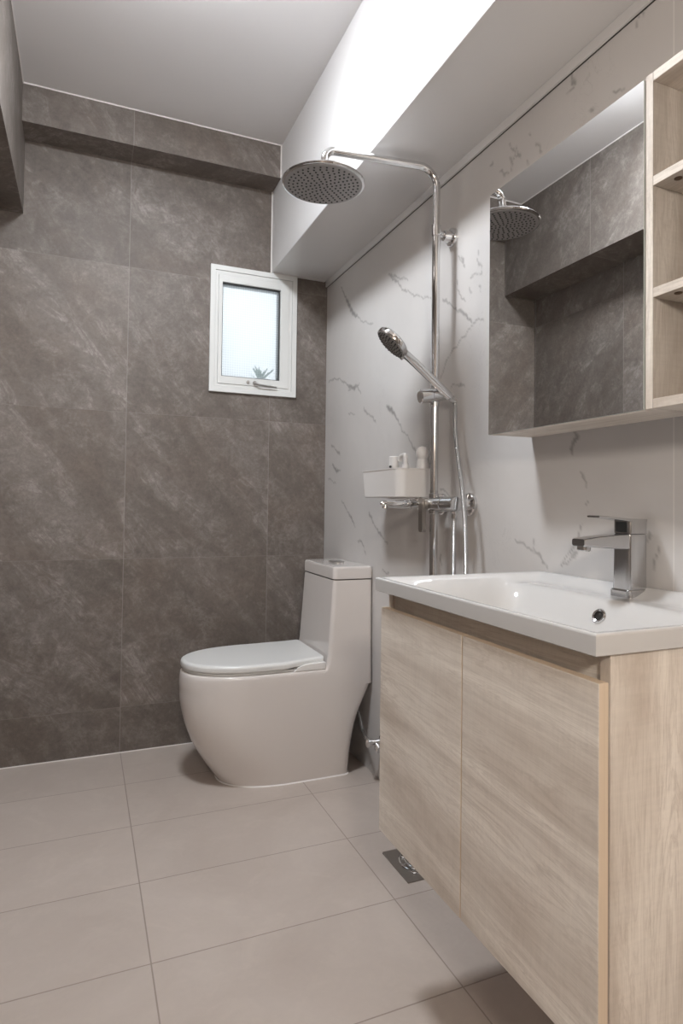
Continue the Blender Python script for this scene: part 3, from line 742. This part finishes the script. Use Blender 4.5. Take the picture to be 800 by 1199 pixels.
# overflow hole in the rear slope, drain in the bowl
def nrm_at(x, y): h = .004; return Vector((-(top(x+h, y)-top(x-h, y))/(2*h), -(top(x, y+h)-top(x, y-h))/(2*h), 1)).normalized()
ox, oy = -.140, .897
no = (nrm_at(ox, oy)+Vector((-.75, -.25, .25))).normalized(); po = Vector((ox, oy, top(ox, oy)))
b = BM(); u_, v_ = frame(no)
prof = [(-.008, .0140), (.0035, .0140), (.0055, .0122), (.0045, .0090), (-.006, .0088)]
lathe(b, po, no, prof, 28, cap0=False, cap1=False); obj('overflow_ring', b, chrome, bs, True)
b = BM(); lathe(b, po, no, [(-.004, .0090), (.0016, .0090)], 24); obj('overflow_hole', b, hole_m, bs)
dz = top(-.27, .905)
b = BM(); lathe(b, (-.27, .905, dz), (0, 0, 1), [(-.004, .030), (.002, .030), (.0035, .027), (.003, .022), (.006, .020), (.009, .012), (.010, .001)], 28); obj('drain_plug', b, chrome, bs, True)

# ------------------------------------------------------------------ basin faucet
FX, FY = -.041, .920
fz = top(FX, FY)
fc = thing('basin_faucet', 'chrome single-lever basin faucet on the rear deck of the washbasin', 'faucet', (FX, FY, fz))
b = BM()
rings = []
for z, hx, hy, r, ox_ in ((fz-.010, .0275, .027, .010, 0), (fz+.004, .0275, .027, .010, 0), (fz+.0065, .026, .0255, .009, 0), (fz+.0075, .0255, .0225, .009, 0), (fz+.04, .0250, .0220, .009, .0005), (.940, .0245, .0215, .008, .0010), (.9615, .0245, .0215, .008, .0012), (.9640, .0235, .0205, .008, .0012)):
    rings.append([(FX+x+ox_, FY+y, z) for x, y in rrect(0, 0, hx, hy, r, 5)])
loft(b, rings)
fb_ = obj('body', b, chrome_m, fc, True, 30)
b = BM(); rings = []
for x, z0, z1, hy in ((FX-.005, .935, .9655, .0195), (FX-.045, .9365, .9640, .0190), (FX-.095, .9395, .9605, .0180), (FX-.126, .9415, .9570, .0170), (FX-.130, .9430, .9560, .0160)):
    rings.append([(x, FY+y, z) for y, z in rrect(0, (z0+z1)/2, hy, (z1-z0)/2, .004, 4)])
loft(b, rings); lathe(b, (FX-.116, FY, .9420), (-.06, 0, -1), [(0, .0125), (.007, .0125), (.009, .011)], 24)
obj('spout', b, chrome_m, fc, True, 30)
b = BM(); rings = []
for z, k in ((.9645, .93), (.966, 1), (.990, 1), (.9925, .96)):
    rings.append([(FX+.0015+x*k, FY+y*k, z) for x, y in rrect(0, 0, .0235, .0215, .006, 5)])
loft(b, rings)
rings = []
for x, z0, z1, hy in ((FX+.0235, .9885, .9940, .0210), (FX-.018, .9890, .9950, .0208), (FX-.05, .9925, .9975, .0190), (FX-.090, .9960, 1.0005, .0165), (FX-.0935, .9965, 1.000, .0155)):
    rings.append([(x, FY+y, z) for y, z in rrect(0, (z0+z1)/2, hy, (z1-z0)/2, .0018, 3)])
loft(b, rings); hd = obj('lever', b, chrome_m, fc, True, 30)
b = BM(); box(b, FX-.0228, FX-.0210, FY-.014, FY+.014, .968, .988, .0005, 1); obj('lever_mark', b, rubber, hd)

# ------------------------------------------------------------------ mirror cabinet with open shelves
mc = thing('mirror_cabinet', 'pale oak wall cabinet with a mirror door and open shelves at its side', 'cabinet', (-.065, .82, 1.187))
MX, MF, MS, MN, MZ0, MZ1 = -.130, 1.266, .803, .42, 1.187, 1.775
tp = .0165
b = BM(); box(b, MX+.020, -.001, MF-.0155, MF, MZ0+.001, MZ1-.001, .0006, 1); obj('side_panel', b, wood_z, mc)
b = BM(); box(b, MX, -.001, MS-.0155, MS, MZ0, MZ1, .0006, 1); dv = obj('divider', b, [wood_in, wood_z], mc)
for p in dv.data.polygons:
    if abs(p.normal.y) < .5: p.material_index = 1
b = BM(); box(b, MX, -.001, MN-.0155, MN, MZ0, MZ1, .0006, 1); obj('side_panel', b, wood_z, mc)
b = BM(); box(b, MX+.020, -.001, MS, MF-.0155, MZ0+.001, MZ0+tp); obj('bottom_panel', b, wood_yp, mc)
b = BM(); box(b, MX+.020, -.001, MS, MF-.0155, MZ1-tp, MZ1-.001); obj('top_panel', b, wood_yp, mc)
b = BM(); box(b, MX, -.001, MN, MS-.0155, MZ0, MZ0+tp, .0006, 1); obj('bottom_panel', b, wood_yp, mc)
b = BM(); box(b, MX, -.001, MN, MS-.0155, MZ1-tp, MZ1, .0006, 1); obj('top_panel', b, wood_yp, mc)
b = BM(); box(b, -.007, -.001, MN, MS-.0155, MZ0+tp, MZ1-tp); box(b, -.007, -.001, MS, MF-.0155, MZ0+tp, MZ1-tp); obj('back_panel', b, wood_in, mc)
for z in (1.379, 1.5745):
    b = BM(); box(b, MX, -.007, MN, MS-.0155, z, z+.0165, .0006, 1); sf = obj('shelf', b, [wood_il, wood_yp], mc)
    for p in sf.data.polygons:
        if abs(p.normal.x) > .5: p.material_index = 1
    b = BM(); lathe(b, (-.112, .752, z), (0, 0, -1), [(-.001, .0065), (.0012, .0065), (.002, .005)], 16); cc = obj('screw_cap', b, plain('brown_screw_cap', (.10, .06, .035), .6), sf, True)
b = BM(); lathe(b, (-.112, .752, MZ0+tp), (0, 0, 1), [(-.001, .0065), (.001, .0065)], 16); obj('screw_cap', b, plain('tan_screw_cap', (.35, .26, .19), .6), mc, True)
b = BM(); box(b, MX+.0045, MX+.0195, MS+.004, MF, MZ0, MZ1-.002, .0006, 1); dr = obj('door', b, wood_z, mc)
b = BM(); box(b, MX+.0002, MX+.0045, MS+.0045, MF-.0005, MZ0+.0005, MZ1-.0025); mr = obj('mirror', b, [mirror_m, plain('mirror_glass_edge', (.62, .66, .64), .25)], dr)
mr['label'] = 'frameless mirror glass'
for p in mr.data.polygons:
    if abs(p.normal.x) < .5: p.material_index = 1

# ------------------------------------------------------------------ floor drain
dr_ = thing('floor_drain', 'square dark steel floor drain with a round grate beside the vanity', 'drain', (-.125, 1.590, 0))
b = BM()
dx, dy, h = -.125, 1.590, .080
outer = rrect(dx, dy, h, h, .003, 8); inner = [(dx+.045*math.cos(math.radians(a)), dy+.045*math.sin(math.radians(a))) for a in []]
vs0 = [b.verts.new((x, y, .0035)) for x, y in outer]; n = len(vs0)
def circ(r, z): 
    o_ = []
    for x, y in outer:
        a = math.atan2(y-dy, x-dx); o_.append(b.verts.new((dx+r*math.cos(a), dy+r*math.sin(a), z)))
    return o_
rsx = [[b.verts.new((x, y, 0)) for x, y in outer], vs0, circ(.063, .0035), circ(.061, .001), circ(.001, .0006)]
for A, B_ in zip(rsx[:-1], rsx[1:]):
    for i in range(n): b.faces.new((A[i], A[(i+1) % n], B_[(i+1) % n], B_[i]))
obj('drain_plate', b, steel_d, dr_, True)
b = BM()
lathe(b, (dx, dy, .001), (0, 0, 1), [(0, .012), (.004, .012), (.005, .010)], 20)
for r in (.026, .042, .058):
    pts = [(dx+r*math.cos(2*PI*k/36), dy+r*math.sin(2*PI*k/36), .004) for k in range(37)]; tube(b, pts, .0030, 8)
for k in range(8):
    a = 2*PI*k/8; tube(b, [(dx+.010*math.cos(a), dy+.010*math.sin(a), .0035), (dx+.058*math.cos(a), dy+.058*math.sin(a), .0035)], .0018, 8)
obj('grate', b, chrome, dr_, True)
